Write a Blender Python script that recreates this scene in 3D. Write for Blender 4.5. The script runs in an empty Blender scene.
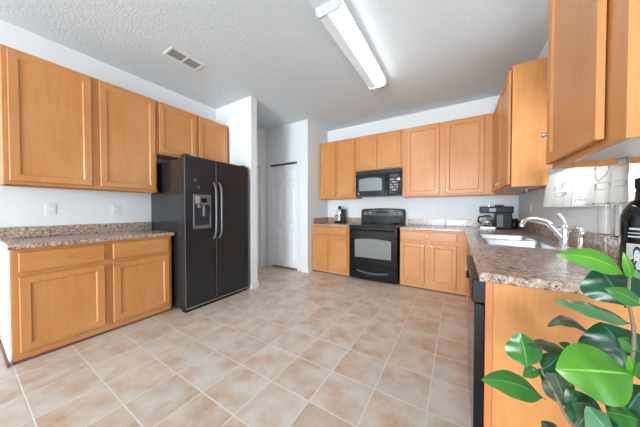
import bpy, bmesh, math, random
from mathutils import Vector, Matrix
PI = math.pi
random.seed(7)
S = bpy.context.scene
COL = S.collection

# ------------------------------------------------------------------ camera
cam_d = bpy.data.cameras.new('camera'); cam = bpy.data.objects.new('camera', cam_d); COL.objects.link(cam)
cam_d.sensor_width = 36; cam_d.lens = 36 * 223.755 / 640; cam_d.clip_start = 0.02
cam.location = (0, 0, 1.17376); cam.rotation_euler = (PI/2 - 0.016327, 0, 0.549630)
S.camera = cam

# ------------------------------------------------------------------ light
W = bpy.data.worlds.new('sky'); S.world = W; W.use_nodes = True
bg = W.node_tree.nodes['Background']; bg.inputs[0].default_value = (0.86, 0.93, 1.0, 1); bg.inputs[1].default_value = 2.0
def area(name, loc, rot, sx, sy, power, col):
    d = bpy.data.lights.new(name, 'AREA'); d.shape = 'RECTANGLE'; d.size = sx; d.size_y = sy; d.energy = power; d.color = col
    o = bpy.data.objects.new(name, d); COL.objects.link(o); o.location = loc; o.rotation_euler = rot
    return o
# added daylight fill from an unseen opening behind the camera; sink window daylight
area('rear_daylight_fill', (-0.4, -7.9, 1.25), (PI/2, 0, 0), 2.1, 2.3, 640, (0.86, 0.94, 1.0))
area('sink_window_daylight', (0.86, 2.17, 1.70), (0, PI/2, 0), 0.9, 0.95, 21, (0.92, 0.96, 1.0))
VS = S.view_settings
VS.view_transform = 'Standard'; VS.look = 'None'; VS.gamma = 1; VS.use_curve_mapping = False
VS.exposure = 0.02

# ------------------------------------------------------------------ materials
def sr(r, g, b):
    f = lambda c: (c/255)/12.92 if c/255 <= .04045 else ((c/255+.055)/1.055)**2.4
    return (f(r), f(g), f(b), 1)
def new_mat(name, col, rough=.5, metal=0, spec=.5, **k):
    m = bpy.data.materials.new(name); m.use_nodes = True
    b = m.node_tree.nodes['Principled BSDF']
    b.inputs['Base Color'].default_value = col; b.inputs['Roughness'].default_value = rough
    b.inputs['Metallic'].default_value = metal; b.inputs['Specular IOR Level'].default_value = spec
    for a, v in k.items(): b.inputs[a].default_value = v
    return m
def nodes(m): return m.node_tree.nodes, m.node_tree.links, m.node_tree.nodes['Principled BSDF']
def coords(m, scale, kind='Object'):
    N, L, b = nodes(m)
    t = N.new('ShaderNodeTexCoord'); mp = N.new('ShaderNodeMapping'); mp.inputs['Scale'].default_value = scale
    L.new(t.outputs[kind], mp.inputs[0]); return mp
def noise(m, mp, scale, detail=3, rough=.5):
    N, L, b = nodes(m); n = N.new('ShaderNodeTexNoise')
    n.inputs['Scale'].default_value = scale; n.inputs['Detail'].default_value = detail; n.inputs['Roughness'].default_value = rough
    if mp: L.new(mp.outputs[0], n.inputs['Vector'])
    return n
def ramp(m, src, stops):
    N, L, b = nodes(m); r = N.new('ShaderNodeValToRGB'); e = r.color_ramp.elements
    while len(e) < len(stops): e.new(.5)
    for i, (p, c) in enumerate(stops): e[i].position = p; e[i].color = c
    L.new(src, r.inputs[0]); return r
def mix(m, fac, a, b_, mode='MIX'):
    N, L, b = nodes(m); x = N.new('ShaderNodeMix'); x.data_type = 'RGBA'; x.blend_type = mode
    for s, v in ((0, fac), (6, a), (7, b_)):
        if hasattr(v, 'links'): L.new(v, x.inputs[s])
        else: x.inputs[s].default_value = v
    return x.outputs[2]
def bump(m, h, strength, dist):
    N, L, b = nodes(m); u = N.new('ShaderNodeBump'); u.inputs['Strength'].default_value = strength; u.inputs['Distance'].default_value = dist
    L.new(h, u.inputs['Height']); L.new(u.outputs[0], b.inputs['Normal'])

def wood(name, ca, cb, cc, vec, rough=.36):
    m = new_mat(name, ca, rough); N, L, b = nodes(m)
    g = noise(m, coords(m, vec), 3.0, 5, .6); r = ramp(m, g.outputs[0], [(.35, cb), (.65, ca)])
    big = noise(m, coords(m, (1.6, 1.6, .9)), 2.2, 2); r2 = ramp(m, big.outputs[0], [(.35, (.0, .0, .0, 1)), (.7, (1, 1, 1, 1))])
    fac = N.new('ShaderNodeMath'); fac.operation = 'MULTIPLY'; fac.inputs[1].default_value = .55; L.new(r2.outputs[0], fac.inputs[0])
    L.new(mix(m, fac.outputs[0], r.outputs[0], cc), b.inputs['Base Color']); return m
WA, WB, WC = sr(205, 141, 81), sr(197, 129, 68), sr(212, 154, 99)
M = {}
M['wood'] = wood('maple_upright_grain', WA, WB, WC, (14, 14, 1.3))
M['wood_h'] = wood('maple_level_grain', WA, WB, WC, (1.3, 14, 14))
M['wood_strip'] = wood('maple_red_strip', sr(203, 125, 76), sr(190, 112, 64), sr(208, 132, 82), (14, 14, 1.3))
M['wood_rail'] = M['wood_h']
M['plinth'] = wood('maple_plinth', sr(214, 152, 100), sr(204, 140, 86), sr(221, 164, 116), (1.3, 14, 14), .45)
M['shoe'] = new_mat('dark_shoe_moulding', sr(120, 78, 62), .5)
M['cab_white'] = new_mat('white_cabinet_lining', sr(232, 231, 226), .5)
# painted wall
M['wall'] = new_mat('pale_wall_paint', sr(233, 236, 238), .75); n = noise(M['wall'], coords(M['wall'], (1, 1, 1)), 180, 2); bump(M['wall'], n.outputs[0], .12, .002)
M['trim'] = new_mat('white_gloss_trim', sr(236, 238, 240), .35)
M['door'] = new_mat('white_door_paint', sr(242, 244, 248), .4)
# knock-down textured ceiling
M['ceil'] = new_mat('textured_ceiling_paint', sr(225, 235, 242), .85)
n1 = noise(M['ceil'], coords(M['ceil'], (1, 1, 1)), 55, 4, .55); r1 = ramp(M['ceil'], n1.outputs[0], [(.42, (0, 0, 0, 1)), (.58, (1, 1, 1, 1))]); bump(M['ceil'], r1.outputs[0], .3, .005)
# floor tile: square ceramic tiles in a straight grid
fm = M['floor'] = new_mat('beige_ceramic_tile', sr(215, 193, 170), .38)
N, L, b = nodes(fm)
tc = N.new('ShaderNodeTexCoord'); sp = N.new('ShaderNodeSeparateXYZ'); L.new(tc.outputs['Object'], sp.inputs[0])
def mth(op, a, b_=None, c=None):
    x = N.new('ShaderNodeMath'); x.operation = op
    for i, v in enumerate((a, b_, c)):
        if v is None: continue
        if hasattr(v, 'links'): L.new(v, x.inputs[i])
        else: x.inputs[i].default_value = v
    return x.outputs[0]
ux = mth('DIVIDE', mth('SUBTRACT', sp.outputs[0], -0.14), 0.3125); uy = mth('DIVIDE', mth('SUBTRACT', sp.outputs[1], 0.213), 0.3017)
fx, fy = mth('FRACT', ux), mth('FRACT', uy)
def edge(f, w): return mth('MINIMUM', f, mth('SUBTRACT', 1.0, f))
d = mth('MINIMUM', edge(fx, 0), edge(fy, 0))
wob = noise(fm, coords(fm, (1, 1, 1)), 35, 2)
d2 = mth('ADD', d, mth('MULTIPLY', mth('SUBTRACT', wob.outputs[0], .5), .008))
grout = N.new('ShaderNodeMapRange'); grout.interpolation_type = 'SMOOTHSTEP'; L.new(d2, grout.inputs[0]); grout.inputs[1].default_value = .009; grout.inputs[2].default_value = .018; grout.inputs[3].default_value = 1; grout.inputs[4].default_value = 0
cell = N.new('ShaderNodeCombineXYZ'); L.new(mth('FLOOR', ux), cell.inputs[0]); L.new(mth('FLOOR', uy), cell.inputs[1])
wn = N.new('ShaderNodeTexWhiteNoise'); wn.noise_dimensions = '2D'; L.new(cell.outputs[0], wn.inputs['Vector'])
off = N.new('ShaderNodeVectorMath'); off.operation = 'MULTIPLY_ADD'; L.new(wn.outputs['Color'], off.inputs[0]); off.inputs[1].default_value = (9, 9, 9); L.new(tc.outputs['Object'], off.inputs[2])
cl = noise(fm, None, 5.5, 4, .6); L.new(off.outputs[0], cl.inputs['Vector'])
fine = noise(fm, None, 60, 3, .7); L.new(off.outputs[0], fine.inputs['Vector'])
rc = ramp(fm, cl.outputs[0], [(.30, sr(205, 172, 144)), (.44, sr(216, 193, 172)), (.60, sr(224, 213, 201)), (.75, sr(226, 221, 215))])
rf = ramp(fm, fine.outputs[0], [(.3, (.90, .89, .88, 1)), (.7, (1, 1, 1, 1))])
tile = mix(fm, .8, rc.outputs[0], rf.outputs[0], 'MULTIPLY')
tint = ramp(fm, wn.outputs['Value'], [(0, (.92, .91, .90, 1)), (1, (1, 1, 1, 1))])
tile = mix(fm, 1.0, tile, tint.outputs[0], 'MULTIPLY')
L.new(mix(fm, grout.outputs[0], tile, sr(228, 222, 215)), b.inputs['Base Color'])
bump(fm, mth('SUBTRACT', 1.0, grout.outputs[0]), .35, .002)
rr = N.new('ShaderNodeMapRange'); L.new(grout.outputs[0], rr.inputs[0]); rr.inputs[3].default_value = .34; rr.inputs[4].default_value = .8; L.new(rr.outputs[0], b.inputs['Roughness'])
# speckled laminate
def laminate(name):
    m = new_mat(name, sr(150, 130, 115), .24, **{'Coat Weight': .35, 'Coat Roughness': .18}); N, L, b = nodes(m); c = coords(m, (1, 1, 1))
    a = noise(m, c, 42, 4, .65); r = ramp(m, a.outputs[0], [(.36, sr(104, 85, 74)), (.45, sr(169, 141, 122)), (.56, sr(186, 160, 141)), (.66, sr(212, 199, 189))])
    v = N.new('ShaderNodeTexVoronoi'); v.inputs['Scale'].default_value = 85; L.new(c.outputs[0], v.inputs['Vector'])
    s = ramp(m, v.outputs['Distance'], [(.22, (1, 1, 1, 1)), (.40, (0, 0, 0, 1))])
    w = N.new('ShaderNodeTexWhiteNoise'); L.new(v.outputs['Position'], w.inputs['Vector'])
    sc = ramp(m, w.outputs['Value'], [(.0, sr(56, 48, 46)), (.5, sr(92, 78, 70)), (.55, sr(176, 160, 148)), (1, sr(218, 212, 208))])
    L.new(mix(m, s.outputs[0], r.outputs[0], sc.outputs[0]), b.inputs['Base Color']); return m
M['lam'] = laminate('speckled_brown_laminate')
M['black'] = new_mat('gloss_black_enamel', (.006, .006, .008, 1), .12, 0, .3)
M['black_soft'] = new_mat('satin_black_plastic', (.011, .0115, .0135, 1), .34, 0, .25)
M['fridge_side'] = new_mat('smooth_black_fridge_side', (.02, .02, .022, 1), .12)
m = M['fridge'] = new_mat('textured_black_fridge', (.018, .020, .025, 1), .25); n = noise(m, coords(m, (1, 1, 1)), 240, 2); bump(m, n.outputs[0], .10, .001)
M['grey'] = new_mat('dark_grey_plastic', (.10, .105, .115, 1), .35)
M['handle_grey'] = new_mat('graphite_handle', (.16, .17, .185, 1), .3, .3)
M['steel'] = new_mat('stainless_steel', (.62, .63, .64, 1), .30, 1)
M['chrome'] = new_mat('polished_chrome', (.86, .87, .88, 1), .10, 1)
M['nickel'] = new_mat('brushed_nickel', (.52, .49, .45, 1), .38, 1)
M['glass_dark'] = new_mat('oven_glass', (.22, .225, .215, 1), .1)
M['glass_grey'] = new_mat('microwave_window', (.24, .26, .27, 1), .14)
M['dispenser'] = new_mat('dispenser_recess', (.035, .04, .05, 1), .2)
M['cooktop'] = new_mat('black_ceramic_glass', (.012, .012, .013, 1), .06)
M['print'] = new_mat('pale_print', sr(190, 194, 198), .5)
M['white'] = new_mat('white_plastic', sr(235, 237, 238), .4)
M['slot'] = new_mat('dark_slot', (.05, .05, .05, 1), .6)
M['vent_dark'] = new_mat('vent_shadow_metal', sr(172, 176, 178), .6)
M['void'] = new_mat('unlit_closet_paint', (.05, .05, .05, 1), .9)
M['glass'] = new_mat('clear_glass', (1, 1, 1, 1), .02, **{'Transmission Weight': 1.0, 'IOR': 1.45})
M['bottle'] = new_mat('near_black_bottle_glass', (.006, .007, .008, 1), .06)
M['cloth'] = new_mat('white_curtain_cloth', sr(238, 238, 232), .9, **{'Transmission Weight': 0.0, 'Subsurface Weight': 0.0})
M['sheer'] = new_mat('sheer_lace_cloth', sr(246, 248, 250), .9)
for k_, t_ in (('cloth', .34), ('sheer', .5)):
    N, L, b = nodes(M[k_]); tr = N.new('ShaderNodeBsdfTranslucent'); tr.inputs[0].default_value = (.95, .96, .97, 1); mx = N.new('ShaderNodeMixShader'); mx.inputs[0].default_value = t_
    L.new(b.outputs[0], mx.inputs[1]); L.new(tr.outputs[0], mx.inputs[2]); L.new(mx.outputs[0], N['Material Output'].inputs[0])
M['stitch'] = new_mat('grey_green_thread', sr(112, 120, 116), .9)
M['stitch_pink'] = new_mat('dusty_pink_thread', sr(184, 132, 140), .9)
M['band'] = new_mat('pale_blue_band', sr(186, 212, 224), .9)
M['pot'] = new_mat('glazed_white_pot', sr(224, 222, 216), .3)
M['soil'] = new_mat('potting_soil', sr(62, 46, 36), .95); n = noise(M['soil'], coords(M['soil'], (1, 1, 1)), 60, 4); bump(M['soil'], n.outputs[0], .8, .01)
M['bark'] = new_mat('grey_brown_stem', sr(128, 112, 92), .7)
M['label'] = new_mat('grey_paper_label', sr(186, 188, 190), .6)
M['ink'] = new_mat('black_ink', sr(38, 38, 40), .6)
M['face'] = new_mat('light_grey_ink', sr(206, 206, 206), .6)
M['cap'] = new_mat('grey_white_end_cap', sr(196, 202, 206), .5)
M['panel_grey'] = new_mat('range_panel_gloss', (.03, .031, .034, 1), .14)
M['amber'] = new_mat('amber_display', (.3, .12, .02, 1), .3)
def emit(name, col, s):
    m = new_mat(name, col, .4); b = nodes(m)[2]; b.inputs['Emission Color'].default_value = col; b.inputs['Emission Strength'].default_value = s; return m
M['tube'] = emit('lit_fluorescent_lens', (1.0, .99, .97, 1), 23.0)
M['lens_side'] = emit('prismatic_lens_side', (.52, .55, .57, 1), .62)
M['can'] = emit('lit_bulb', (1, .97, .92, 1), 2.5)
# leaves: UV x across the blade, y along it
def leaf_mat(name, ca, cb, rib, rough=.28):
    m = new_mat(name, ca, rough); N, L, b = nodes(m)
    uv = N.new('ShaderNodeUVMap'); sp = N.new('ShaderNodeSeparateXYZ'); L.new(uv.outputs[0], sp.inputs[0])
    def q(op, x, y):
        o = N.new('ShaderNodeMath'); o.operation = op
        for i, v in enumerate((x, y)):
            if hasattr(v, 'links'): L.new(v, o.inputs[i])
            else: o.inputs[i].default_value = v
        return o.outputs[0]
    ax = q('ABSOLUTE', q('SUBTRACT', sp.outputs[0], .5), 0)
    vein = q('SINE', q('MULTIPLY', q('SUBTRACT', sp.outputs[1], q('MULTIPLY', ax, .55)), 75), 0)
    vr = ramp(m, vein, [(.86, (0, 0, 0, 1)), (1, (.10, .10, .10, 1))])
    n = noise(m, coords(m, (1, 1, 1)), 14, 2); r = ramp(m, n.outputs[0], [(.35, cb), (.65, ca)])
    c = mix(m, vr.outputs[0], r.outputs[0], rib)
    mr = ramp(m, ax, [(.010, (1, 1, 1, 1)), (.024, (0, 0, 0, 1))])
    L.new(mix(m, mr.outputs[0], c, rib), b.inputs['Base Color']); return m
M['lime'] = leaf_mat('young_green_leaf', sr(86, 148, 38), sr(66, 126, 34), sr(136, 188, 80))
M['leaf'] = leaf_mat('mid_green_leaf', sr(58, 118, 44), sr(44, 98, 40), sr(104, 160, 80))
M['deep'] = leaf_mat('deep_green_leaf', sr(24, 82, 48), sr(18, 62, 38), sr(62, 122, 82), .3)
M['olive'] = leaf_mat('olive_leaf_back', sr(66, 86, 58), sr(52, 66, 48), sr(108, 124, 94), .35)
M['pale'] = leaf_mat('pale_glossy_leaf', sr(104, 152, 106), sr(74, 124, 84), sr(140, 178, 138), .18)

# ------------------------------------------------------------------ mesh kit
class MB:
    def __init__(s): s.b = bmesh.new()
    def box(s, x0, x1, y0, y1, z0, z1):
        v = [s.b.verts.new(p) for p in ((x0,y0,z0),(x1,y0,z0),(x1,y1,z0),(x0,y1,z0),(x0,y0,z1),(x1,y0,z1),(x1,y1,z1),(x0,y1,z1))]
        for f in ((3,2,1,0),(4,5,6,7),(0,1,5,4),(1,2,6,5),(2,3,7,6),(3,0,4,7)): s.b.faces.new([v[i] for i in f])
        return s
    def poly(s, pts): s.b.faces.new([s.b.verts.new(p) for p in pts]); return s
    def lathe(s, prof, c=(0,0,0), axis='z', n=24):
        c = Vector(c); rings = []
        for r, h in prof:
            ring = []
            if r < 1e-6:
                p = {'z': (0,0,h), 'y': (0,h,0), 'x': (h,0,0)}[axis]; ring = [s.b.verts.new(c + Vector(p))]
            else:
                for i in range(n):
                    a = 2*PI*i/n; u, w = r*math.cos(a), r*math.sin(a)
                    p = {'z': (u,w,h), 'y': (w,h,u), 'x': (h,u,w)}[axis]; ring.append(s.b.verts.new(c + Vector(p)))
            rings.append(ring)
        for A, B in zip(rings, rings[1:]):
            for i in range(n):
                j = (i+1) % n
                if len(A) == 1 and len(B) == 1: continue
                if len(A) == 1: s.b.faces.new((A[0], B[j], B[i]))
                elif len(B) == 1: s.b.faces.new((A[i], A[j], B[0]))
                else: s.b.faces.new((A[i], A[j], B[j], B[i]))
        for R in (rings[0], rings[-1]):
            if len(R) > 2: s.b.faces.new(R)
        return s
    def tube(s, pts, r, n=10, smooth=0, flat=1.0):
        P = [Vector(p) for p in pts]
        if smooth:
            Q = []
            for i in range(len(P)-1):
                p0, p1, p2, p3 = P[max(i-1,0)], P[i], P[i+1], P[min(i+2,len(P)-1)]
                for k in range(smooth):
                    t = k/smooth
                    Q.append(.5*((2*p1)+(p2-p0)*t+(2*p0-5*p1+4*p2-p3)*t*t+(3*p1-p0-3*p2+p3)*t**3))
            P = Q + [P[-1]]
        rad = r if callable(r) else (lambda t: r)
        up = None; rings = []
        for i, p in enumerate(P):
            d = (P[min(i+1,len(P)-1)] - P[max(i-1,0)]).normalized()
            if up is None: up = d.orthogonal().normalized()
            up = (up - d*up.dot(d)).normalized(); w = d.cross(up); rr = rad(i/(len(P)-1))
            rings.append([s.b.verts.new(p + (up*math.cos(2*PI*k/n) + w*math.sin(2*PI*k/n)*flat)*rr) for k in range(n)])
        for A, B in zip(rings, rings[1:]):
            for i in range(n): s.b.faces.new((A[i], A[(i+1)%n], B[(i+1)%n], B[i]))
        s.b.faces.new(rings[0]); s.b.faces.new(rings[-1]); return s
    def slab(s, xs, ys, keep, z0, z1):
        """flat slab over the kept cells of a grid: one connected mesh, holes allowed"""
        T, B = {}, {}
        def vt(D, i, j, z):
            if (i, j) not in D: D[i, j] = s.b.verts.new((xs[i], ys[j], z))
            return D[i, j]
        K = {(i, j) for i in range(len(xs)-1) for j in range(len(ys)-1) if keep(i, j)}
        for i, j in K:
            q = [(i,j),(i+1,j),(i+1,j+1),(i,j+1)]
            s.b.faces.new([vt(T,a,c,z1) for a, c in q]); s.b.faces.new([vt(B,a,c,z0) for a, c in q[::-1]])
            for (a, c), (e, f), nb in ((q[0],q[1],(i,j-1)),(q[1],q[2],(i+1,j)),(q[2],q[3],(i,j+1)),(q[3],q[0],(i-1,j))):
                if nb not in K: s.b.faces.new((vt(B,a,c,z0), vt(B,e,f,z0), vt(T,e,f,z1), vt(T,a,c,z1)))
        return s
    def rings(s, R, cap0=True, cap1=True):
        V = [[s.b.verts.new(p) for p in r] for r in R]; n = len(V[0])
        for A, B in zip(V, V[1:]):
            for i in range(n): s.b.faces.new((A[i], A[(i+1)%n], B[(i+1)%n], B[i]))
        if cap0: s.b.faces.new(V[0][::-1])
        if cap1: s.b.faces.new(V[-1])
        return s
    def build(s, name, mat, parent=None, bevel=0, smooth=False, thick=0, label=None, seg=2):
        bmesh.ops.recalc_face_normals(s.b, faces=s.b.faces)
        me = bpy.data.meshes.new(name); s.b.to_mesh(me); s.b.free(); me.materials.append(mat)
        if smooth:
            for p in me.polygons: p.use_smooth = True
        o = bpy.data.objects.new(name, me); COL.objects.link(o)
        if parent: o.parent = parent
        if thick: d = o.modifiers.new('thickness', 'SOLIDIFY'); d.thickness = thick; d.offset = 0
        if bevel: d = o.modifiers.new('bevel', 'BEVEL'); d.width = bevel; d.segments = seg; d.limit_method = 'ANGLE'; d.angle_limit = math.radians(40)
        if smooth: e = o.modifiers.new('edges', 'EDGE_SPLIT'); e.split_angle = math.radians(45)
        if label: o['label'] = label
        return o
def box(*a): return MB().box(*a)
def thing(name, label, cat, loc=(0,0,0), rz=0, group=None):
    o = bpy.data.objects.new(name, None); COL.objects.link(o); o.empty_display_size = .05
    o.location = loc; o.rotation_euler = (0, 0, rz); o['label'] = label; o['category'] = cat
    if group: o['group'] = group
    return o
def tag(o, label, cat, group=None):
    o['label'] = label; o['category'] = cat
    if group: o['group'] = group
    return o
def struct(o): o['kind'] = 'structure'; return o
def struct_empty(name):
    o = bpy.data.objects.new(name, None); COL.objects.link(o); o['kind'] = 'structure'; return o
# ------------------------------------------------------------------ room shell
XL, XR, YB, H, YF = -3.447, 0.745, 4.19, 2.85, -8.0
def wall(name, *a, mat='wall'): return struct(box(*a).build(name, M[mat]))
wall('floor', XL-.12, XR+.12, YF-.12, YB+.12, -.1, 0, mat='floor')
wall('ceiling', XL-.12, XR+.12, YF-.12, YB+.12, H, H+.1, mat='ceil')
# left wall with the hall doorway in the recess behind the fridge
def plate(name, axis, pos, a_cuts, z_cuts, keep, mat):
    """a wall slab with openings: axis 'x' stands across X between pos[0] and pos[1]"""
    m = MB().slab(a_cuts, z_cuts, keep, pos[0], pos[1])
    for v in m.b.verts:
        a, z, p = v.co
        v.co = (p, a, z) if axis == 'x' else (a, p, z)
    return struct(m.build(name, mat))
plate('wall_left', 'x', (XL-.12, XL), [YF-.12, 2.52, 3.28, YB+.12], [0, 2.06, H], lambda i, j: not (i == 1 and j == 0), M['wall'])
plate('wall_back', 'y', (YB, YB+.12), [XL, XR], [0, H], lambda i, j: True, M['wall'])
plate('wall_right', 'x', (XR, XR+.12), [YF-.12, 1.70, 2.64, YB+.12], [0, 1.22, 2.20, H], lambda i, j: not (i == 1 and j == 1), M['wall'])
plate('wall_front', 'y', (YF-.12, YF), [XL, -1.5, 0.7, XR], [0, 2.45, H], lambda i, j: not (i == 1 and j == 0), M['wall'])  # unseen wall, its opening added to let the daylight fill in
wall('wall_partition', XL+.001, -2.60, 2.30, 2.41, 0, H)
plate('wall_pantry_front', 'y', (3.43, 3.53), [XL+.001, -3.335, -2.605, -2.37], [0, 2.10, H], lambda i, j: not (i == 1 and j == 0), M['wall'])
wall('wall_pantry_side', -2.47, -2.37, 3.531, YB-.001, 0, H)
# skirtings
def skirt(name, x0, x1, y0, y1): struct(box(x0, x1, y0, y1, 0, .085).build(name, M['trim'], bevel=.004))
skirt('baseboard_partition', -2.615, -2.585, 2.285, 2.425)
skirt('baseboard_pantry', -2.535, -2.355, 3.415, 3.4295)
skirt('baseboard_pantry_side', -2.3695, -2.355, 3.4305, 3.575)
skirt('baseboard_left', XL+.0005, XL+.014, YF+.01, .185)
# door casings
def casing_y(name, x0, x1, zt, y, w=.06):
    m = MB().slab([x0-w, x0, x1, x1+w], [0, zt, zt+w], lambda i, j: not (i == 1 and j == 0), 0, .016)
    for v in m.b.verts: a, z, p = v.co; v.co = (a, y - p, z)
    return struct(m.build(name, M['trim'], bevel=.003))
casing_y('trim_1', -3.335, -2.605, 2.10, 3.4295)
m = MB().slab([2.46, 2.52, 3.28, 3.34], [0, 2.06, 2.12], lambda i, j: not (i == 1 and j == 0), 0, .016)
for v in m.b.verts: a, z, p = v.co; v.co = (XL + .0005 + p, a, z)
struct(m.build('trim_2', M['trim'], bevel=.003))
# pantry bifold door, six raised panels over two leaves
def door_leaf(x0, x1, z0, z1, y, parent, name='door_leaf'):
    m = box(x0, x1, y, y+.033, z0, z1); st = .062
    h = z1 - z0; spans = [(z0+.10, z0+.10+h*.335), (z0+.10+h*.335+.10, z0+h*.80), (z0+h*.80+.07, z1-.06)]
    for a, c in spans:
        X0, X1 = x0+st, x1-st
        def r(i, yy): return [(X0+i, yy, a+i), (X1-i, yy, a+i), (X1-i, yy, c-i), (X0+i, yy, c-i)]
        m.rings([r(0, y-.0002), r(.004, y-.012), r(.016, y-.012), r(.024, y-.001), r(.034, y-.001), r(.046, y-.010)], cap0=False)
    return m.build(name, M['door'], parent)
d1 = struct_empty('door_1')
door_leaf(-3.328, -2.973, .035, 2.062, 3.452, d1); door_leaf(-2.969, -2.612, .035, 2.062, 3.452, d1)
box(-3.33, -2.61, 3.455, 3.485, 2.078, 2.098).build('track', M['slot'], d1)
MB().lathe([(0, -.03), (.014, -.028), (.016, -.018), (.008, -.012), (.006, 0)], (-2.70, 3.4515, .98), 'y', 14).build('knob', M['white'], d1, smooth=True)
d2 = struct_empty('door_2')
box(XL-.06, XL-.025, 2.525, 3.275, .01, 2.055).build('door_leaf', M['door'], d2)
MB().lathe([(.012, 0), (.012, .03), (.027, .04), (.029, .055), (.02, .066), (0, .068)], (XL-.025, 2.60, .96), 'x', 16).build('knob', M['nickel'], d2, smooth=True)
# sink window
w1 = struct_empty('window_1')
m = MB().slab([1.705, 1.745, 2.595, 2.635], [1.225, 1.265, 1.69, 1.73, 2.155, 2.195], lambda i, j: i in (0, 2) or j in (0, 2, 4), .03, .075)
for v in m.b.verts: a, z, p = v.co; v.co = (XR + p, a, z)
m.build('window_frame', M['trim'], w1, bevel=.003)
box(XR+.052, XR+.056, 1.745, 2.595, 1.265, 2.155).build('pane', M['glass'], w1)
struct(box(XR-.03, XR+.03, 1.67, 2.67, 1.195, 1.2195).build('window_sill', M['trim'], bevel=.004))

# ------------------------------------------------------------------ cabinets
def knob(x, y, z, parent):
    return MB().lathe([(0, -.026), (.010, -.0245), (.0125, -.019), (.0115, -.0145), (.0055, -.011), (.0055, 0)], (x, y, z), 'y', 14).build('knob', M['nickel'], parent, smooth=True)
def front(x0, x1, z0, z1, name, parent, t=.02, stile=.052, panel=True, mat='wood', y=-.005):
    def r(i, yy): return [(x0+i, y+yy, z0+i), (x1-i, y+yy, z0+i), (x1-i, y+yy, z1-i), (x0+i, y+yy, z1-i)]
    R = [r(0, -.0005), r(0, -t+.004), r(.004, -t)]
    if panel: R += [r(stile, -t), r(stile+.005, -t+.004), r(stile+.010, -t+.009)]
    return MB().rings(R).build(name, M[mat], parent)
def upper(name, label, loc, rz, W, D, Hh, doors, group, fillers=()):
    t = thing(name, label, 'cabinet', loc, rz, group)
    k = .018; rec = .03
    m = MB()
    def ring(x0, x1, y0, y1, z): return [(x0,y0,z),(x1,y0,z),(x1,y1,z),(x0,y1,z)]
    m.rings([ring(k, W-k, k, D-k, rec), ring(k, W-k, k, D-k, 0), ring(0, W, 0, D, 0), ring(0, W, 0, D, Hh)], cap0=False)
    m.build('body', M['wood'], t, bevel=.0015)
    box(k+.001, W-k-.001, k+.001, D-k-.001, rec-.004, rec+.004).build('bottom_panel', M['cab_white'], t, label='white recessed underside panel')
    for x0, x1, z0, z1, kx, kz in doors:
        d = front(x0, x1, z0, z1, 'door', t)
        if kx is not None: knob(kx, -.025, kz, d)
    return t
def base(name, label, loc, rz, W, D, doors, drawers, group, plinth=True, hollow=False):
    t = thing(name, label, 'cabinet', loc, rz, group)
    if hollow:
        def rg(i, z): return [(i, i, z), (W-i, i, z), (W-i, D-i, z), (i, D-i, z)]
        MB().rings([rg(.018, .08), rg(.018, .8755), rg(0, .8755), rg(0, .062)]).build('body', M['wood'], t)
    else: box(0, W, 0, D, .062, .8755).build('body', M['wood'], t, bevel=.0015)
    if plinth:
        box(.002, W-.002, .018, D, .016, .061).build('toe_kick', M['plinth'], t, bevel=.001)
        box(.002, W-.002, .006, .0175, 0.0, .018).build('shoe_moulding', M['shoe'], t, label='dark shoe moulding along the floor')
    for x0, x1, z0, z1, kx, kz in doors:
        d = front(x0, x1, z0, z1, 'door', t)
        if kx is not None: knob(kx, -.025, kz, d)
    for x0, x1, z0, z1 in drawers:
        d = front(x0, x1, z0, z1, 'drawer_front', t, panel=False, mat='wood_h'); knob((x0+x1)/2, -.025, (z0+z1)/2, d)
    return t
UB, UT = 1.388, 2.50; UH = UT - UB
GU, GB = 'wall cabinets', 'base cabinets'
q = PI/2
# left wall (local x runs away from the camera)
upper('wall_cabinet', 'long two-door maple wall cabinet on the left wall above the grey counter', (-3.117, .208, UB), q, 1.085, .329, UH,
      [(.028, .513, .026, 1.085, .490, .095), (.573, 1.063, .026, 1.085, .598, .095)], GU)
upper('wall_cabinet', 'short two-door maple wall cabinet above the black refrigerator', (-3.117, 1.297, 1.858), q, .985, .329, UT-1.858,
      [(.018, .466, .022, .618, .44, .06), (.514, .965, .022, .618, .54, .06)], GU)
base('base_cabinet', 'maple base cabinet with two drawers and two doors, left of the refrigerator', (-2.837, .213, 0), q, 1.10, .607,
     [(.033, .517, .088, .662, .497, .635), (.577, 1.069, .088, .662, .600, .635)], [(.033, .517, .700, .848), (.577, 1.069, .700, .848)], GB)
o = box(XL+.0015, -2.86, .198, .2115, .0, .875).build('trim_3', M['trim'], bevel=.001); struct(o)
o = box(XL+.015, -2.835, .186, .1975, 0, .03).build('trim_4', M['shoe'], bevel=.001); struct(o)
# back wall
upper('wall_cabinet', 'two-door maple wall cabinet beside the white pantry corner, left of microwave', (-2.362, 3.86, UB), 0, .775, .329, UH,
      [(.012, .36, .026, 1.085, .338, .075), (.40, .745, .026, 1.085, .422, .075)], GU)
upper('wall_cabinet', 'short two-door maple wall cabinet directly above the black microwave', (-1.585, 3.86, 1.862), 0, .808, .329, UT-1.862,
      [(.015, .385, .022, .614, .362, .06), (.42, .788, .022, .614, .443, .06)], GU)
upper('wall_cabinet', 'wide two-door maple wall cabinet right of microwave, above the white box', (-.775, 3.86, UB), 0, 1.518, .329, UH,
      [(.07, .54, .026, 1.085, .518, .08), (.62, 1.088, .026, 1.085, .642, .08)], GU)
base('base_cabinet', 'maple base cabinet left of the black range, with one drawer over two doors', (-2.362, 3.58, 0), 0, .765, .605,
     [(.014, .345, .09, .70, .325, .67), (.40, .735, .09, .70, .42, .67)], [(.014, .735, .732, .852)], GB)
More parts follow.
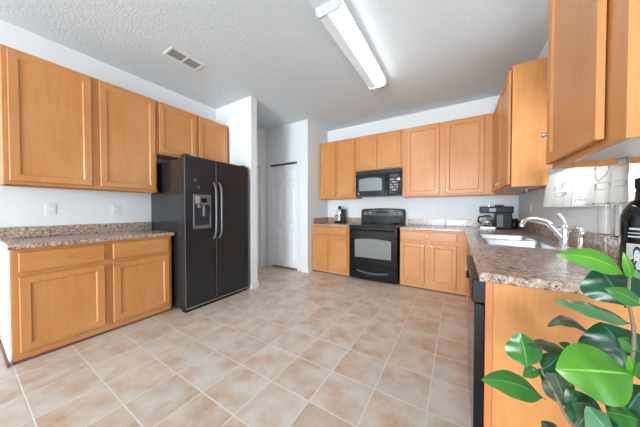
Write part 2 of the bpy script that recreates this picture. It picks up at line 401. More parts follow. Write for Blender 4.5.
base('base_cabinet', 'maple base cabinet right of the black range, with one drawer over two doors', (-.745, 3.58, 0), 0, 1.48, .605,
     [(.004, .345, .085, .68, .325, .65), (.417, .746, .085, .68, .437, .65)], [(.004, .746, .725, .853)], GB)
# right wall (local x runs toward the camera)
upper('wall_cabinet', 'maple wall cabinet in the far right corner with plain orange end panel beside curtain', (.427, 3.855, UB), -q, 1.155, .317, UH,
      [(.05, .55, .026, 1.085, .53, .08), (.61, 1.13, .026, 1.085, .63, .08)], GU)
upper('wall_cabinet', 'nearest maple wall cabinet hanging at top right above the dark bottle', (.427, 1.657, UB), -q, .61, .317, UH,
      [(.004, .507, .026, 1.085, .035, .178)], GU)
base('base_cabinet', 'maple sink base cabinet under the sink, behind the black dishwasher', (.115, 3.576, 0), -q, 1.76, .628,
     [(.80, 1.25, .09, .70, 1.22, .67), (1.28, 1.73, .09, .70, 1.31, .67)], [], GB, hollow=True)
t = thing('end_panel', 'plain orange maple panel closing the near counter end behind the plant', 'panel', (.104, 1.152, 0))
box(.026, .640, 0, .02, 0, .8755).build('board', M['wood'], t, bevel=.001)
box(0, .0255, -.002, .02, 0, .8755).build('edge_strip', M['wood_strip'], t, bevel=.002, label='redder upright edge strip')

# ------------------------------------------------------------------ worktops
CT0, CT1 = .8765, .914
def splash(m_, parent): m_.build('backsplash', M['lam'], parent, bevel=.004)
t = thing('countertop', 'grey speckled laminate counter on the left wall beside the refrigerator', 'countertop', (0,0,0), 0, 'laminate worktops')
box(XL+.001, -2.802, .197, 1.335, CT0, CT1).build('worktop', M['lam'], t, bevel=.008)
splash(box(XL+.001, XL+.021, .198, 1.325, CT1+.0005, 1.017), t)
t = thing('countertop', 'short brown speckled laminate counter left of the range, under the espresso machine', 'countertop', (0,0,0), 0, 'laminate worktops')
box(-2.366, -1.592, 3.545, YB-.001, CT0, CT1).build('worktop', M['lam'], t, bevel=.008)
splash(box(-2.345, -1.594, YB-.021, YB-.001, CT1+.0005, 1.017), t); box(-2.3665, -2.346, 3.60, YB-.001, CT1+.0005, 1.017).build('side_splash', M['lam'], t, bevel=.004)
t = thing('countertop', 'long brown speckled L-shaped laminate counter holding the steel sink', 'countertop', (0,0,0), 0, 'laminate worktops')
SX0, SX1, SY0, SY1 = .15, .655, 1.985, 2.925
MB().slab([-.745, .08, SX0+.012, SX1-.012, XR-.001], [1.130, SY0+.012, SY1-.012, 3.545, YB-.001],
          lambda i, j: (i > 0 or j == 3) and not (i == 2 and j == 1), CT0, CT1).build('worktop', M['lam'], t, bevel=.008)
splash(box(-.743, XR-.022, YB-.021, YB-.001, CT1+.0005, 1.017), t); splash(box(XR-.021, XR-.001, 1.132, YB-.001, CT1+.0005, 1.03), t)

# ------------------------------------------------------------------ refrigerator
t = thing('refrigerator', 'black side-by-side refrigerator with ice dispenser, between counter and white partition', 'refrigerator', (-2.60, 1.345, 0), q)
FW = .893
box(.004, FW-.004, .095, .83, .03, 1.765).build('body', M['fridge_side'], t, bevel=.006)
box(.01, FW-.01, .02, .10, .0, .048).build('kick_grille', M['black_soft'], t)
box(.012, FW-.005, .010, .019, .034, .046).build('kick_strip', M['steel'], t, label='silver strip under the doors')
def fdoor(x0, x1):
    return box(x0, x1, 0, .088, .055, 1.795).build('door', M['fridge'], t, bevel=.012, seg=3)
SPL = .379
dl, dr = fdoor(0, SPL-.003), fdoor(SPL+.003, FW)
box(-.0005, .006, -.002, .002, .07, 1.78).build('edge_highlight', M['handle_grey'], dl); box(SPL+.002, SPL+.007, -.002, .002, .07, 1.78).build('edge_highlight', M['handle_grey'], dr)  # highlight along the rounded door edges, modelled as thin grey strips
def fhandle(x, d):
    pts = [(x, .004, .815), (x, -.030, .85), (x, -.052, .93), (x, -.056, 1.165), (x, -.052, 1.40), (x, -.030, 1.48), (x, .004, 1.515)]
    MB().tube(pts, .014, 12, 8, .9).build('handle', M['handle_grey'], d, smooth=True)
fhandle(SPL-.028, dl); fhandle(SPL+.045, dr)
ds = MB().slab([.092, .108, .295, .312], [.955, .985, 1.235, 1.355], lambda i, j: not (i == 1 and j == 1), -.012, -.0005)
for v in ds.b.verts: a, z, p = v.co; v.co = (a, p, z)
disp = ds.build('dispenser', M['handle_grey'], dl, bevel=.003)
box(.109, .294, -.003, -.0006, .986, 1.234).build('recess', M['dispenser'], disp)
box(.185, .255, -.0155, -.0125, 1.262, 1.312).build('control_panel', M['black'], disp)
box(.115, .165, -.0135, -.0122, 1.25, 1.335).build('display', M['steel'], disp)
MB().tube([(.215, -.010, 1.234), (.215, -.018, 1.19), (.215, -.016, 1.10)], .016, 10).build('paddle', M['grey'], disp, smooth=True)
MB().tube([(.16, -.010, 1.234), (.16, -.014, 1.20)], .022, 10).build('spout', M['grey'], disp, smooth=True)
box(.112, .291, -.016, -.0035, .986, .994).build('drip_tray', M['grey'], disp)
MB().lathe([(0, -.002), (.016, -.0015), (.017, 0)], (.125, 0, 1.52), 'y', 16).build('mark', M['grey'], dl, label='pale round spot above the dispenser')  # small flat grey disc on the left door
MB().lathe([(0, -.002), (.013, -.0015), (.014, 0)], (.162, 0, 1.44), 'y', 16).build('mark', M['grey'], dl, label='smaller pale round spot')
box(.02, .085, .03, .12, 1.797, 1.812).build('hinge_cover', M['black_soft'], t, bevel=.003); box(FW-.085, FW-.02, .03, .12, 1.797, 1.812).build('hinge_cover', M['black_soft'], t, bevel=.003)

# ------------------------------------------------------------------ range
RX, RW = -1.576, .805
t = thing('range', 'black freestanding electric range with oven window and bottom drawer', 'stove', (RX, 3.535, 0))
box(.004, RW-.004, .045, .63, .012, .895).build('body', M['black_soft'], t, bevel=.003)
box(0, RW, .0, .60, .897, .918).build('cooktop', M['cooktop'], t, bevel=.006)
for x, y, r in ((.21, .16, .105), (.61, .16, .085), (.21, .44, .085), (.61, .44, .105)):
    MB().lathe([(r, 0), (r, .0012), (r-.006, .0012), (r-.006, 0)], (x, y, .9182), 'z', 32).build('burner', M['grey'], t, smooth=True)
d = box(.006, RW-.006, 0, .043, .247, .888).build('oven_door', M['black'], t, bevel=.006)
pts = [(.105, .385)] + [(.105 + .60*k/12, .678 + .022*math.sin(PI*k/12)) for k in range(13)] + [(.705, .385)]
MB().rings([[(x, -.0003, z) for x, z in pts], [(x, -.004, z) for x, z in pts]]).build('window', M['glass_dark'], d)
hb = MB().tube([(.05, -.04, .832), (RW/2, -.052, .836), (RW-.05, -.04, .832)], .012, 12, 10)
hb.tube([(.06, -.042, .832), (.06, .002, .832)], .011, 10).tube([(RW-.06, -.042, .832), (RW-.06, .002, .832)], .011, 10)
hb.build('handle', M['black'], d, smooth=True)
dw = box(.006, RW-.006, .002, .043, .03, .235).build('drawer', M['black'], t, bevel=.006)
MB().tube([(.15, .003, .168), (.18, -.018, .160), (RW/2, -.028, .138), (RW-.18, -.018, .160), (RW-.15, .003, .168)], .014, 10, 8, .7).build('handle', M['grey'], dw, smooth=True)
for x in (.05, RW-.05): MB().lathe([(.015, 0), (.015, .03)], (x, .12, 0), 'z', 12).build('foot', M['slot'], t)
pts = [(.0, .90), (.0, 1.165)] + [(.03 + (RW-.06)*k/14, 1.188 + .016*math.sin(PI*k/14)) for k in range(15)] + [(RW, 1.165), (RW, .90)]
bk = MB().rings([[(x, .565, z) for x, z in pts], [(x, .635, z) for x, z in pts]]).build('backguard', M['black'], t, bevel=.006)
pts = [(.03, 1.065), (.025, 1.15)] + [(.05 + (RW-.10)*k/14, 1.163 + .013*math.sin(PI*k/14)) for k in range(15)] + [(RW-.025, 1.15), (RW-.03, 1.065)]
MB().rings([[(x, .5648, z) for x, z in pts], [(x, .5615, z) for x, z in pts]]).build('control_panel', M['panel_grey'], bk)
for x in (.085, .175, RW-.175, RW-.085):
    MB().lathe([(.030, 0), (.030, -.006), (.022, -.008), (.019, -.026), (0, -.027)], (x, .5612, 1.112), 'y', 20).build('knob', M['handle_grey'], bk, smooth=True)
box(RW/2-.10, RW/2+.10, .5585, .5613, 1.085, 1.155).build('clock_display', M['black'], bk, bevel=.002)
for k in range(6): box(RW/2-.085+k*.03, RW/2-.069+k*.03, .5573, .5584, 1.092, 1.101).build('button', M['print'], bk)

# ------------------------------------------------------------------ microwave
MX, MW_ = -1.557, .786
t = thing('microwave', 'black over-the-range microwave between the wall cabinets', 'microwave', (MX, 3.765, 1.42))
box(0, MW_, .03, .42, 0, .438).build('body', M['black_soft'], t, bevel=.004)
m = box(.002, MW_-.002, 0, .03, .365, .436)
m.build('vent_grille', M['black_soft'], t, bevel=.003)
for k in range(5): box(.03, MW_-.03, -.003, -.0004, .375+k*.011, .380+k*.011).build('slat', M['slot'], t)
d = box(.002, .575, -.002, .03, .004, .362).build('door', M['black'], t, bevel=.006)
pts = [(.065, .085)] + [(.065 + .405*k/10, .285 + .022*math.sin(PI*k/10)) for k in range(11)] + [(.47, .085)]
MB().rings([[(x, -.0023, z) for x, z in pts], [(x, -.005, z) for x, z in pts]]).build('window', M['glass_grey'], d)
MB().tube([(.535, 0, .05), (.535, -.03, .08), (.535, -.034, .19), (.535, -.03, .30), (.535, 0, .33)], .010, 10, 6).build('handle', M['black_soft'], d, smooth=True)
MB().lathe([(0, -.0045), (.014, -.0045), (.014, -.0022)], (.055, 0, .035), 'y', 18).build('badge', M['print'], d, label='small round silver badge')
p = box(.58, MW_-.002, -.002, .03, .004, .362).build('control_panel', M['black'], t, bevel=.006)
box(.605, .745, -.004, -.0022, .30, .338).build('display', M['dispenser'], p)
for r in range(5):
    for c in range(4): box(.612+c*.033, .634+c*.033, -.0042, -.0022, .075+r*.042, .095+r*.042).build('button', M['print'] if (r + c) % 3 else M['grey'], p)
box(.735, .765, -.005, -.0043, .235, .275).build('sticker', M['white'], p, label='small white sticker')
box(.03, .20, .02, .08, -.006, -.0004).build('lamp_cover', M['grey'], t)

# ------------------------------------------------------------------ dishwasher (local x toward the camera)
t = thing('dishwasher', 'black built-in dishwasher at the near end of right counter', 'dishwasher', (.064, 1.79, 0), -q)
box(.006, .60, .055, .60, .02, .868).build('tub', M['black_soft'], t)
d = box(.0, .605, .004, .05, .11, .765).build('door', M['black'], t, bevel=.004)
p = box(-.002, .607, -.006, .05, .768, .872).build('control_panel', M['black_soft'], t, bevel=.006)
MB().tube([(.22, -.004, .805), (.22, -.012, .808), (.32, -.012, .808), (.32, -.004, .805)], .008, 10).build('handle', M['black'], p, smooth=True)
box(.02, .585, .075, .095, .0, .105).build('kick_plate', M['black_soft'], t)

# ------------------------------------------------------------------ sink, taps
t = thing('sink', 'stainless steel double-bowl sink set into the brown counter', 'sink', (0, 0, 0))
by = (SY0+SY1)/2
xs, ys = [SX0, SX0+.045, SX1-.095, SX1], [SY0, SY0+.045, by-.02, by+.02, SY1-.045, SY1]
MB().slab(xs, ys, lambda i, j: not (i == 1 and j in (1, 3)), CT1+.0006, CT1+.006).build('rim', M['steel'], t, bevel=.0025)
for y0, y1 in ((ys[1], ys[2]), (ys[3], ys[4])):
    def rr(i, z, rad):
        P = []
        for cx, cy, a0 in ((xs[2]-i-rad, y1-i-rad, 0), (xs[1]+i+rad, y1-i-rad, PI/2), (xs[1]+i+rad, y0+i+rad, PI), (xs[2]-i-rad, y0+i+rad, 1.5*PI)):
            for k in range(6): a = a0 + PI/2*k/5; P.append((cx + rad*math.cos(a), cy + rad*math.sin(a), z))
        return P
    b_ = MB().rings([rr(-.006, CT1+.0062, .03), rr(.0, CT1+.004, .035), rr(.006, CT1-.03, .04), rr(.012, CT1-.15, .05), rr(.035, CT1-.172, .05)], cap0=False).build('bowl', M['steel'], t, smooth=True)
    MB().lathe([(0, .002), (.03, .003), (.042, .006), (.045, .001)], ((xs[1]+xs[2])/2, (y0+y1)/2, CT1-.172), 'z', 20).build('drain', M['chrome'], b_, smooth=True)
t = thing('faucet', 'chrome single-lever kitchen faucet with long arching spout over sink', 'faucet', (.617, 2.125, CT1+.0062))
z = 0
MB().lathe([(.036, 0), (.036, .006), (.028, .014), (.025, .05), (.027, .10), (.026, .135), (.016, .150), (0, .153)], (0, 0, 0), 'z', 24).build('body', M['chrome'], t, smooth=True)
MB().lathe([(0, .0085), (.035, .008), (.042, .004), (.043, 0)], (0, .0, 0), 'z', 28).build('base_plate', M['chrome'], t, smooth=True)
MB().tube([(-.005, 0, .055), (-.03, .005, .095), (-.075, .010, .155), (-.13, .008, .182), (-.175, .0, .185), (-.205, -.01, .175), (-.222, -.02, .150), (-.224, -.022, .135)], lambda u: .019 - .003*u, 14, 8).build('spout', M['chrome'], t, smooth=True)
MB().tube([(0, 0, .148), (-.005, .012, .175), (-.018, .035, .208), (-.026, .045, .222)], lambda u: .010 + .003*u, 12, 6).build('lever', M['chrome'], t, smooth=True)
t = thing('sprayer', 'small chrome curved side sprayer beside the kitchen faucet', 'tap', (.668, 2.055, CT1+.0062))
MB().lathe([(.024, 0), (.024, .006), (.018, .012), (.015, .05), (.015, .075), (.013, .085)], (0, 0, 0), 'z', 18).build('body', M['chrome'], t, smooth=True)
MB().tube([(0, 0, .078), (.0, -.012, .105), (0, .0, .128), (-.002, .04, .138), (-.005, .10, .132), (-.006, .118, .120)], .014, 12, 8).build('head', M['chrome'], t, smooth=True)

# ------------------------------------------------------------------ things on the counters
t = thing('espresso_machine', 'small black and chrome espresso machine on counter left of range', 'coffee maker', (-1.965, 3.97, CT1+.0006)); t.scale = (.95, .95, 1.17)
box(-.10, .11, -.07, .09, 0, .035).build('base', M['black_soft'], t, bevel=.008)
box(.025, .10, -.03, .085, .036, .235).build('column', M['black_soft'], t, bevel=.014)
MB().lathe([(.045, .14), (.058, .15), (.060, .205), (.045, .225), (.03, .235)], (-.01, .0, 0), 'z', 22).build('boiler', M['chrome'], t, smooth=True)
MB().lathe([(.03, .236), (.036, .245), (.036, .275), (.02, .285), (0, .286)], (-.01, 0, 0), 'z', 18).build('cap', M['black_soft'], t, smooth=True)
MB().lathe([(.028, .105), (.030, .138)], (-.01, -.02, 0), 'z', 18).build('filter_holder', M['chrome'], t, smooth=True)
MB().tube([(-.035, -.035, .122), (-.085, -.075, .116)], .011, 10).build('handle', M['black_soft'], t, smooth=True)
MB().lathe([(.034, .0355), (.040, .06), (.030, .095), (.026, .104)], (-.012, -.02, 0), 'z', 20).build('cup', M['steel'], t, smooth=True)
MB().tube([(-.065, .01, .19), (-.088, -.01, .165), (-.088, -.02, .09)], .006, 8).build('steam_pipe', M['chrome'], t, smooth=True)

t = thing('white_box', 'plain white box standing on the back counter under the outlet', 'box', (-.255, 4.12, CT1+.0006))
box(-.10, .10, -.035, .035, 0, .108).build('carton', M['white'], t, bevel=.004)
box(-.1005, .1005, -.036, .0355, .100, .112).build('lid', M['white'], t, bevel=.003)

t = thing('drip_coffee_maker', 'black drip coffee maker with glass carafe in the back right corner', 'coffee maker', (.275, 3.90, CT1+.0006))
box(0, .175, -.08, .12, 0, .028).build('base_plate', M['steel'], t, bevel=.006, label='bright metal warming base')
box(.17, .345, -.075, .125, 0, .29).build('tower', M['black_soft'], t, bevel=.010)
box(.185, .25, -.079, -.0755, .03, .19).build('water_gauge', M['grey'], t)
h_ = box(.0, .36, -.085, .13, .215, .305).build('brew_head', M['black_soft'], t, bevel=.012)
box(.10, .17, -.0885, -.0855, .235, .28).build('control_strip', M['handle_grey'], h_)
MB().lathe([(.05, .306), (.055, .315), (.045, .328), (0, .33)], (.22, .02, 0), 'z', 20).build('lid', M['grey'], t, smooth=True)
MB().lathe([(.018, .306), (.018, .325), (0, .326)], (.11, .02, 0), 'z', 14).build('button', M['chrome'], t, smooth=True)
cf = MB().lathe([(.05, .030), (.066, .045), (.070, .09), (.060, .14), (.048, .165), (.046, .165), (.057, .14), (.066, .09), (.062, .048), (0, .036)], (.085, .01, 0), 'z', 24).build('carafe', M['glass'], t, smooth=True)
MB().lathe([(0, .185), (.03, .184), (.050, .172), (.050, .1655)], (.085, .01, 0), 'z', 20).build('lid', M['black_soft'], cf, smooth=True)
MB().tube([(.042, -.035, .165), (.0, -.07, .165), (-.018, -.08, .14), (-.015, -.078, .09), (.02, -.05, .07)], .010, 10, 5).build('handle', M['black_soft'], cf, smooth=True)
MB().lathe([(.071, .085), (.072, .09), (.072, .10), (.069, .104)], (.085, .01, 0), 'z', 24).build('band', M['steel'], cf, smooth=True)
t = thing('black_canister', 'low black canister behind coffee maker in the counter corner', 'canister', (.672, 4.05, CT1+.0006))
MB().lathe([(.0, 0), (.042, 0), (.045, .006), (.045, .115), (.040, .12)], (0, 0, 0), 'z', 20).build('body', M['black_soft'], t, smooth=True)
MB().lathe([(.046, .1205), (.046, .135), (.03, .142), (0, .143)], (0, 0, 0), 'z', 20).build('lid', M['black'], t, smooth=True)

# champagne flutes and bottle by the window
def flute(label, x, y):
    t = thing('champagne_flute', label, 'glass', (x, y, CT1+.0006), 0, 'clear stemmed glasses')
    MB().lathe([(0, .001), (.034, .0), (.034, .002), (.008, .006), (.004, .012), (.0038, .105), (.008, .115), (.022, .124)], (0,0,0), 'z', 24).build('stem', M['glass'], t, smooth=True)
    MB().lathe([(0, .124), (.016, .125), (.025, .138), (.027, .20), (.026, .285), (.0246, .285), (.0256, .20), (.0235, .14), (0, .128)], (0,0,0), 'z', 28).build('bowl', M['glass'], t, smooth=True)
flute('clear stemmed glass nearer the faucet, left of the pair', .640, 1.715)
flute('clear stemmed glass nearer the dark bottle, right of the pair', .645, 1.610)
BX, BY = .648, 1.445
t = thing('wine_bottle', 'large near-black round-shouldered bottle with grey portrait label', 'bottle', (BX, BY, CT1+.0006), math.radians(-23))
R_ = .067
MB().lathe([(0, .004), (.06, 0), (R_, .008), (R_, .215), (R_*.97, .235), (R_*.85, .262), (.045, .285), (.031, .30), (.028, .36), (.031, .365), (.031, .385), (0, .386)], (0,0,0), 'z', 40).build('glass_body', M['bottle'], t, smooth=True)
def patch(a0, a1, z0, z1, off, name, mat, n=14, parent=None):
    m = MB(); rows = []
    for z in (z0, z1): rows.append([m.b.verts.new(((R_+off)*math.sin(a0+(a1-a0)*k/n), -(R_+off)*math.cos(a0+(a1-a0)*k/n), z)) for k in range(n+1)])
    for k in range(n): m.b.faces.new((rows[0][k], rows[0][k+1], rows[1][k+1], rows[1][k]))
    return m.build(name, mat, parent or t, thick=.0006)
lab = patch(-.75, .75, .025, .125, .0012, 'label', M['label'])
# small generic portrait printed on the label
def disc(cx, cz, rx, rz, off, name, mat):
    m = MB(); m.b.faces.new([m.b.verts.new(((R_+off)*math.sin(cx+rx*math.cos(a)), -(R_+off)*math.cos(cx+rx*math.cos(a)), cz+rz*math.sin(a))) for a in [2*PI*k/20 for k in range(20)]])
    return m.build(name, mat, lab, thick=.0004)
disc(-.30, .036, .34, .034, .0022, 'coat', M['ink']); disc(-.32, .090, .145, .026, .0028, 'hair', M['ink']); disc(-.32, .080, .105, .022, .0036, 'face', M['face'])
patch(-.36, -.28, .0725, .0750, .0042, 'moustache', M['ink'], 4, lab); patch(-.40, -.35, .086, .0885, .0042, 'eye', M['ink'], 3, lab); patch(-.29, -.24, .086, .0885, .0042, 'eye', M['ink'], 3, lab)
for z0, a0, a1, h_ in ((.150, -.7, -.1, .006), (.165, -.7, .05, .004), (.180, -.65, -.15, .008)):
    patch(a0, a1, z0, z0+h_, .0012, 'print_line', M['print'])
MB().lathe([(.0325, .345), (.0325, .388), (0, .390)], (0,0,0), 'z', 24).build('cap', M['black_soft'], t, smooth=True)

# ------------------------------------------------------------------ curtains
t = thing('curtain_rod', 'thin white rod across the sink window carrying the curtains', 'curtain rod', (0, 0, 0))
MB().tube([(.672, 1.60, 1.512), (.672, 2.66, 1.512)], .005, 10).build('rod', M['white'], t, smooth=True)
for y in (1.62, 2.655): box(.668, XR-.0005, y-.004, y+.004, 1.500, 1.522).build('bracket', M['grey'], t, bevel=.002)
def curtain(label, y0, y1, z0, z1, amp, waves, flare, mat, group='cafe curtains at the sink window', x0=.672):
    t = thing('curtain', label, 'curtain', (0, 0, 0), 0, group)
    ny, nz = 60, 14; m = MB(); V = []
    def pt(u, w):
        z = z1 + (z0-z1)*w; y = y0 + (y1-y0)*u; c = y1
        y = y + flare*w*(u**3)
        x = x0 - .012*w - flare*.35*w*u**4 + amp*(.45+.55*w)*math.sin(2*PI*waves*u + .6*w)
        if w > .97: z += .004*math.sin(2*PI*16*u)
        return (x, y, z)
    for j in range(nz+1): V.append([m.b.verts.new(pt(i/ny, j/nz)) for i in range(ny+1)])
    for j in range(nz):
        for i in range(ny): m.b.faces.new((V[j][i], V[j][i+1], V[j+1][i+1], V[j+1][i]))
    m.build('cloth', M[mat], t, smooth=True, thick=.0012)
    return t, pt
def stitch(t, pt, curve, r, mat, name='embroidery'):
    P = [Vector(pt(u, w)) + Vector((-.003, 0, 0)) for u, w in curve]
    MB().tube(P, r, 6).build(name, M[mat], t)
def arc(cu, cw, ru, rw, a0, a1, n=18): return [(cu+ru*math.cos(a0+(a1-a0)*k/n), cw+rw*math.sin(a0+(a1-a0)*k/n)) for k in range(n+1)]
# far panel (u = 1 at the far edge)
c1, p1 = curtain('white cloth curtain panel nearest the far cabinet, with grey and pink embroidery', 2.17, 2.66, 1.200, 1.515, .007, 3.0, .06, 'cloth')
stitch(c1, p1, arc(.50, .52, .10, .06, 0, 4.6), .0009, 'stitch'); stitch(c1, p1, arc(.34, .50, .08, .05, 3, 7.5), .0009, 'stitch'); stitch(c1, p1, arc(.70, .56, .06, .05, 1, 5), .0009, 'stitch')
stitch(c1, p1, arc(.40, .72, .20, .05, 0, 5.8), .0012, 'stitch_pink'); stitch(c1, p1, arc(.28, .72, .10, .035, 0, 6.2), .0017, 'stitch_pink')
P = [Vector(p1(u, w)) + Vector((-.003, 0, 0)) for w in (.03, .16) for u in [k/40 for k in range(3, 40)]]
m = MB(); vv = [m.b.verts.new(p) for p in P]; n_ = 37
for k in range(n_-1): m.b.faces.new((vv[k], vv[k+1], vv[n_+k+1], vv[n_+k]))
m.build('header_band', M['band'], c1, thick=.001, label='pale blue band at the top')
c2, p2 = curtain('sheer white lace curtain panel in the middle of the sink window', 1.93, 2.16, 1.205, 1.515, .006, 3.5, 0, 'sheer')
for k in range(6): stitch(c2, p2, [(u/20, .86 + .012*math.sin(u*1.3 + k) + .02*(k-3)) for u in range(21)], .0009, 'stitch_pink' if k == 5 else 'sheer', 'lace')
c3, p3 = curtain('white cloth curtain panel behind the stemmed glasses, with heart-shaped vine embroidery', 1.57, 1.92, 1.197, 1.56, .012, 2.5, 0, 'cloth', x0=.655)
def hearts(cu, cw, s):
    L = [(cu + s*.28*math.copysign(abs(math.sin(a))**3, math.sin(a)), cw - s*(.22*math.cos(a)-.085*math.cos(2*a)-.03*math.cos(3*a))) for a in [2*PI*k/40 for k in range(2, 39)]]
    return L
stitch(c3, p3, hearts(.62, .50, .55), .0009, 'stitch')
stitch(c3, p3, arc(.55, .72, .13, .05, 3.2, 8.2), .0009, 'stitch'); stitch(c3, p3, arc(.74, .73, .10, .045, 1.5, 6), .0009, 'stitch')
stitch(c3, p3, arc(.84, .42, .06, .03, 0, 5), .0017, 'stitch_pink'); stitch(c3, p3, arc(.40, .47, .09, .03, 3, 6.5), .0009, 'stitch'); stitch(c3, p3, arc(.15, .45, .08, .04, 1, 5.5), .0009, 'stitch'); stitch(c3, p3, arc(.15, .72, .08, .04, 1, 5.5), .0009, 'stitch')
stitch(c3, p3, [(u/30, .975) for u in range(31)], .0016, 'stitch_pink', 'hem_lace')

# ------------------------------------------------------------------ outlets and ceiling fittings
def outlet(label, loc, rz):
    t = thing('outlet', label, 'outlet', loc, rz, 'wall outlets')
    box(-.036, .036, -.006, -.0004, -.058, .058).build('plate', M['white'], t, bevel=.003)
    for dz in (-.026, .026):
        s_ = box(-.017, .017, -.0085, -.0062, dz-.015, dz+.015).build('socket', M['white'], t, bevel=.003)
        for dx in (-.007, .007): box(dx-.0012, dx+.0012, -.0092, -.0086, dz-.004, dz+.007).build('slot', M['slot'], s_)
outlet('white wall outlet on the left wall, nearer the camera over grey counter', (XL, .498, 1.178), q)
outlet('white wall outlet on the left wall, nearer the refrigerator over grey counter', (XL, .998, 1.172), q)
outlet('white wall outlet on the back wall above the white box', (-.305, YB, 1.195), 0)
outlet('white wall outlet on the right wall beside the corner coffee maker', (XR, 3.555, 1.19), -q)

t = thing('ceiling_vent', 'small grey rectangular air vent in the ceiling at upper left', 'vent', (-2.60, 1.362, H))
m = MB().slab([-.095, -.072, .072, .095], [-.178, -.155, -.008, .008, .155, .178], lambda i, j: not (i == 1 and j in (1, 3)), -.010, -.0004); m.build('frame', M['trim'], t, bevel=.003)
box(-.073, .073, -.156, .156, -.003, -.0004).build('backing', M['vent_dark'], t)
for s_ in (0, 1):
    for k in range(6):
        x = -.06 + k*.024; y0 = -.154 if s_ == 0 else .009
        MB().rings([[(x-.008, y0, -.0035), (x-.006, y0, -.0035), (x+.008, y0, -.010), (x+.006, y0, -.010)], [(x-.008, y0+.145, -.0035), (x-.006, y0+.145, -.0035), (x+.008, y0+.145, -.010), (x+.006, y0+.145, -.010)]]).build('slat', M['cab_white'], t)

t = thing('fluorescent_light', 'long white lit fluorescent ceiling fixture with prismatic lens', 'ceiling light', (-.903, 2.25, H))
LW, LL = .118, .655
box(-LW, LW, -LL, LL, -.022, -.0004).build('housing', M['trim'], t, bevel=.004)
for sgn in (-1, 1):
    y = sgn*LL; y0, y1 = min(y, y-sgn*.02), max(y, y-sgn*.02)
    pr = [(-LW, -.0225), (-LW, -.055), (-LW+.03, -.088), (LW-.03, -.088), (LW, -.055), (LW, -.0225)]
    MB().rings([[(x, y0, z) for x, z in pr], [(x, y1, z) for x, z in pr]]).build('end_cap', M['cap'], t, bevel=.003)
lens = MB(); pr = [(-LW+.006, -.023), (-LW+.006, -.052), (-LW+.034, -.082), (.0, -.086), (LW-.034, -.082), (LW-.006, -.052), (LW-.006, -.023)]
lens.rings([[(x, -LL+.021, z) for x, z in pr], [(x, LL-.021, z) for x, z in pr]])
lo = lens.build('lens', M['tube'], t)
lo.data.materials.append(M['lens_side'])            # only the tube on the sink side of the lens is lit
for p_ in lo.data.polygons:
    if p_.center.x < -.02 or p_.center.x > LW - .015: p_.material_index = 1
t = thing('recessed_light', 'small round white lit ceiling light over the sink', 'ceiling light', (.46, 2.27, H))
MB().lathe([(.075, -.0005), (.105, -.0005), (.105, -.006), (.098, -.012), (.078, -.010)], (0,0,0), 'z', 32).build('trim_ring', M['trim'], t, smooth=True)
MB().lathe([(0, -.006), (.074, -.006), (.074, -.001)], (0,0,0), 'z', 32).build('bulb', M['can'], t, smooth=True)
t = thing('under_cabinet_hook', 'small grey bracket fixed under the far right corner cabinet', 'bracket', (.60, 2.95, UB-.0006))
box(-.03, .03, -.05, .05, -.008, 0).build('plate', M['handle_grey'], t, bevel=.002)
MB().tube([(-.02, -.03, -.008), (-.02, -.03, -.04), (-.02, .03, -.04), (-.02, .03, -.008)], .006, 8).build('loop', M['handle_grey'], t, smooth=True)

# ------------------------------------------------------------------ rubber plant in front of the end panel
PX, PY = .30, .79
t = thing('rubber_plant', 'potted rubber plant with broad glossy leaves at the lower right', 'plant', (PX, PY, 0))
def rel(p): return (p[0]-PX, p[1]-PY, p[2])
MB().lathe([(0, 0), (.085, 0), (.095, .01), (.128, .25), (.138, .255), (.138, .285), (.126, .285), (.118, .25), (0, .25)], (0,0,0), 'z', 36).build('pot', M['pot'], t, smooth=True)
MB().lathe([(0, .268), (.06, .266), (.1205, .258), (.1205, .251), (0, .251)], (0,0,0), 'z', 30).build('soil', M['soil'], t, smooth=True)
stems = [[(PX+.01, PY, .255), (.318, .80, .45), (.332, .803, .625), (.336, .795, .718), (.333, .783, .812), (.336, .781, .897), (.329, .784, .973), (.328, .781, 1.028)],
         [(PX-.01, PY+.01, .255), (.300, .80, .45), (.285, .80, .60), (.248, .804, .638), (.218, .805, .702), (.204, .808, .728), (.195, .815, .748)]]
for P in stems: MB().tube([rel(p) for p in P], lambda u: .0065 - .0042*u, 8, 6).build('stem', M['bark'], t, smooth=True)
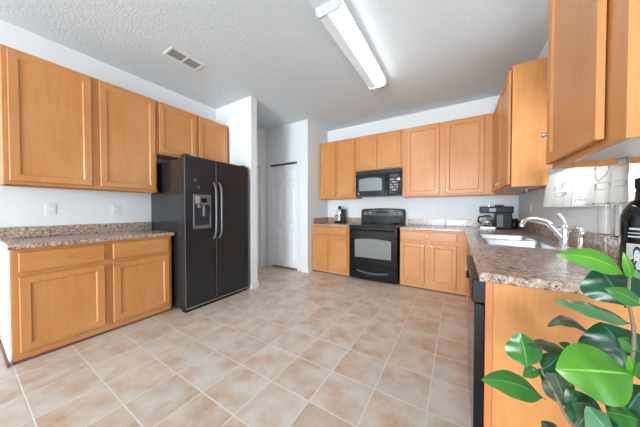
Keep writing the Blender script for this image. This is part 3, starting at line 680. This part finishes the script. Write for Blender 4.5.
LEAVES = [
    ([0.325,0.783,1.024],[0.21,0.783,1.061],0.0261,[0.272,0.472,0.839],[0.0043,0.0008,0.0135],'lime'),
    ([0.324,0.781,0.955],[0.294,0.817,1.035],0.0522,[0.945,0.079,0.317],[0.0,-0.0,0.0],'deep'),
    ([0.333,0.751,0.97],[0.276,0.74,1.003],0.0171,[0.415,0.352,0.839],[0.0021,0.0001,0.0037],'leaf'),
    ([0.329,0.779,1.017],[0.311,0.763,1.082],0.0082,[0.962,-0.021,0.273],[0.0,-0.0,0.0],'lime'),
    ([0.338,0.777,0.918],[0.21,0.793,0.942],0.0291,[0.174,0.938,0.299],[0.0005,0.0005,0.0023],'pale'),
    ([0.286,0.814,0.864],[0.205,0.812,0.865],0.0222,[-0.026,0.969,0.246],[0.0001,0.0081,0.0214],'olive'),
    ([0.325,0.779,0.812],[0.299,0.817,0.901],0.0653,[0.963,0.026,0.268],[0.0085,-0.002,0.0033],'deep'),
    ([0.311,0.712,0.842],[0.19,0.696,0.818],0.0564,[-0.227,0.66,0.716],[-0.0,0.0,0.0],'lime'),
    ([0.164,0.796,0.747],[0.149,0.8,0.841],0.0406,[0.979,0.143,0.144],[0.0,-0.0,0.0],'leaf'),
    ([0.259,0.82,0.802],[0.163,0.797,0.814],0.0271,[-0.216,0.964,0.154],[0.0001,0.0021,0.0048],'olive'),
    ([0.261,0.798,0.822],[0.224,0.8,0.835],0.0159,[0.186,0.881,0.434],[0.0,0.0,0.0],'leaf'),
    ([0.203,0.801,0.677],[0.062,0.768,0.695],0.0345,[-0.124,0.826,0.55],[-0.0002,0.0058,0.0092],'leaf'),
    ([0.196,0.815,0.742],[0.16,0.816,0.711],0.0178,[-0.219,0.935,0.28],[-0.0031,0.0027,0.0036],'leaf'),
    ([0.194,0.809,0.746],[0.229,0.802,0.807],0.023,[-0.51,0.774,0.376],[-0.0,0.0,0.0],'deep'),
    ([0.241,0.807,0.669],[0.215,0.816,0.76],0.0358,[0.917,0.323,0.234],[0.0,-0.0,0.0],'olive'),
    ([0.299,0.806,0.638],[0.241,0.807,0.72],0.0396,[0.745,0.417,0.522],[0.0,0.0,0.0],'deep'),
    ([0.305,0.752,0.657],[0.265,0.775,0.709],0.0327,[0.787,0.468,0.402],[0.0,0.0,0.0],'pale'),
    ([0.345,0.756,0.808],[0.307,0.765,0.673],0.0438,[-0.601,0.768,0.222],[-0.0,0.0,0.0],'deep'),
    ([0.31,0.717,0.834],[0.296,0.703,0.882],0.0086,[0.958,0.016,0.286],[0.0,-0.0,0.0],'lime'),
    ([0.32,0.717,0.828],[0.308,0.699,0.875],0.0095,[0.97,-0.047,0.239],[0.0,-0.0,0.0],'leaf'),
    ([0.233,0.8,0.583],[0.197,0.814,0.608],0.0231,[0.569,0.688,0.451],[0.0,0.0,0.0],'olive'),
    ([0.302,0.814,0.643],[0.249,0.801,0.703],0.0272,[0.563,0.559,0.608],[0.0,0.0,0.0],'leaf'),
    ([0.344,0.78,0.863],[0.315,0.786,0.882],0.0181,[0.536,0.56,0.632],[0.0,0.0,0.0],'leaf'),
    ([0.236,0.827,0.678],[0.189,0.811,0.75],0.0211,[0.569,0.644,0.512],[0.0,0.0,0.0],'deep'),
    ([0.324,0.73,0.742],[0.282,0.739,0.731],0.027,[0.064,0.875,0.479],[-0.0,0.0,0.0],'leaf'),
    ([0.252,0.789,0.633],[0.273,0.78,0.714],0.0283,[-0.639,0.729,0.245],[-0.0,0.0,0.0],'olive'),
    ([0.364,0.829,0.965],[0.361,0.852,1.034],0.0219,[0.992,0.125,0.004],[0.0,-0.0,0.0],'pale'),
    ([0.272,0.804,0.776],[0.248,0.814,0.812],0.0196,[0.732,0.613,0.297],[0.0,-0.0,0.0],'deep'),
    ([0.33,0.78,0.727],[0.282,0.797,0.732],0.017,[0.348,0.817,0.459],[0.0,0.0,0.0],'deep'),
]

def leaf(B, T, hw, s, bow, mk):
    B, T, s, bow = Vector(rel(B)), Vector(rel(T)), Vector(s).normalized(), Vector(bow)
    ax = (T-B); nrm = ax.cross(s).normalized(); Ln = ax.length
    nu, nv = 8, 18; m = MB(); uvl = m.b.loops.layers.uv.new('UVMap'); V = []; UV = {}
    for j in range(nv+1):
        v = j/nv
        if v < .08: w = .04
        else:
            q_ = (v-.08)/.92; w = max((math.sin(PI*q_**.80))**.85, .04 if q_ < .98 else .0)
        row = []
        for i in range(nu+1):
            u = i/nu*2-1
            p = B + ax*v + s*(hw*w*u) + bow*(4*v*(1-v)) + nrm*(abs(u)*hw*w*.22 - Ln*.07*math.sin(PI*v) + hw*.05*math.sin(6*PI*v)*u)
            ve = m.b.verts.new(p); UV[ve] = (i/nu, v); row.append(ve)
        V.append(row)
    for j in range(nv):
        for i in range(nu):
            f = m.b.faces.new((V[j][i], V[j][i+1], V[j+1][i+1], V[j+1][i]))
            for l in f.loops: l[uvl].uv = UV[l.vert]
    m.build('leaf', M[mk], t, smooth=True, thick=.0008)
for a in LEAVES: leaf(*a)
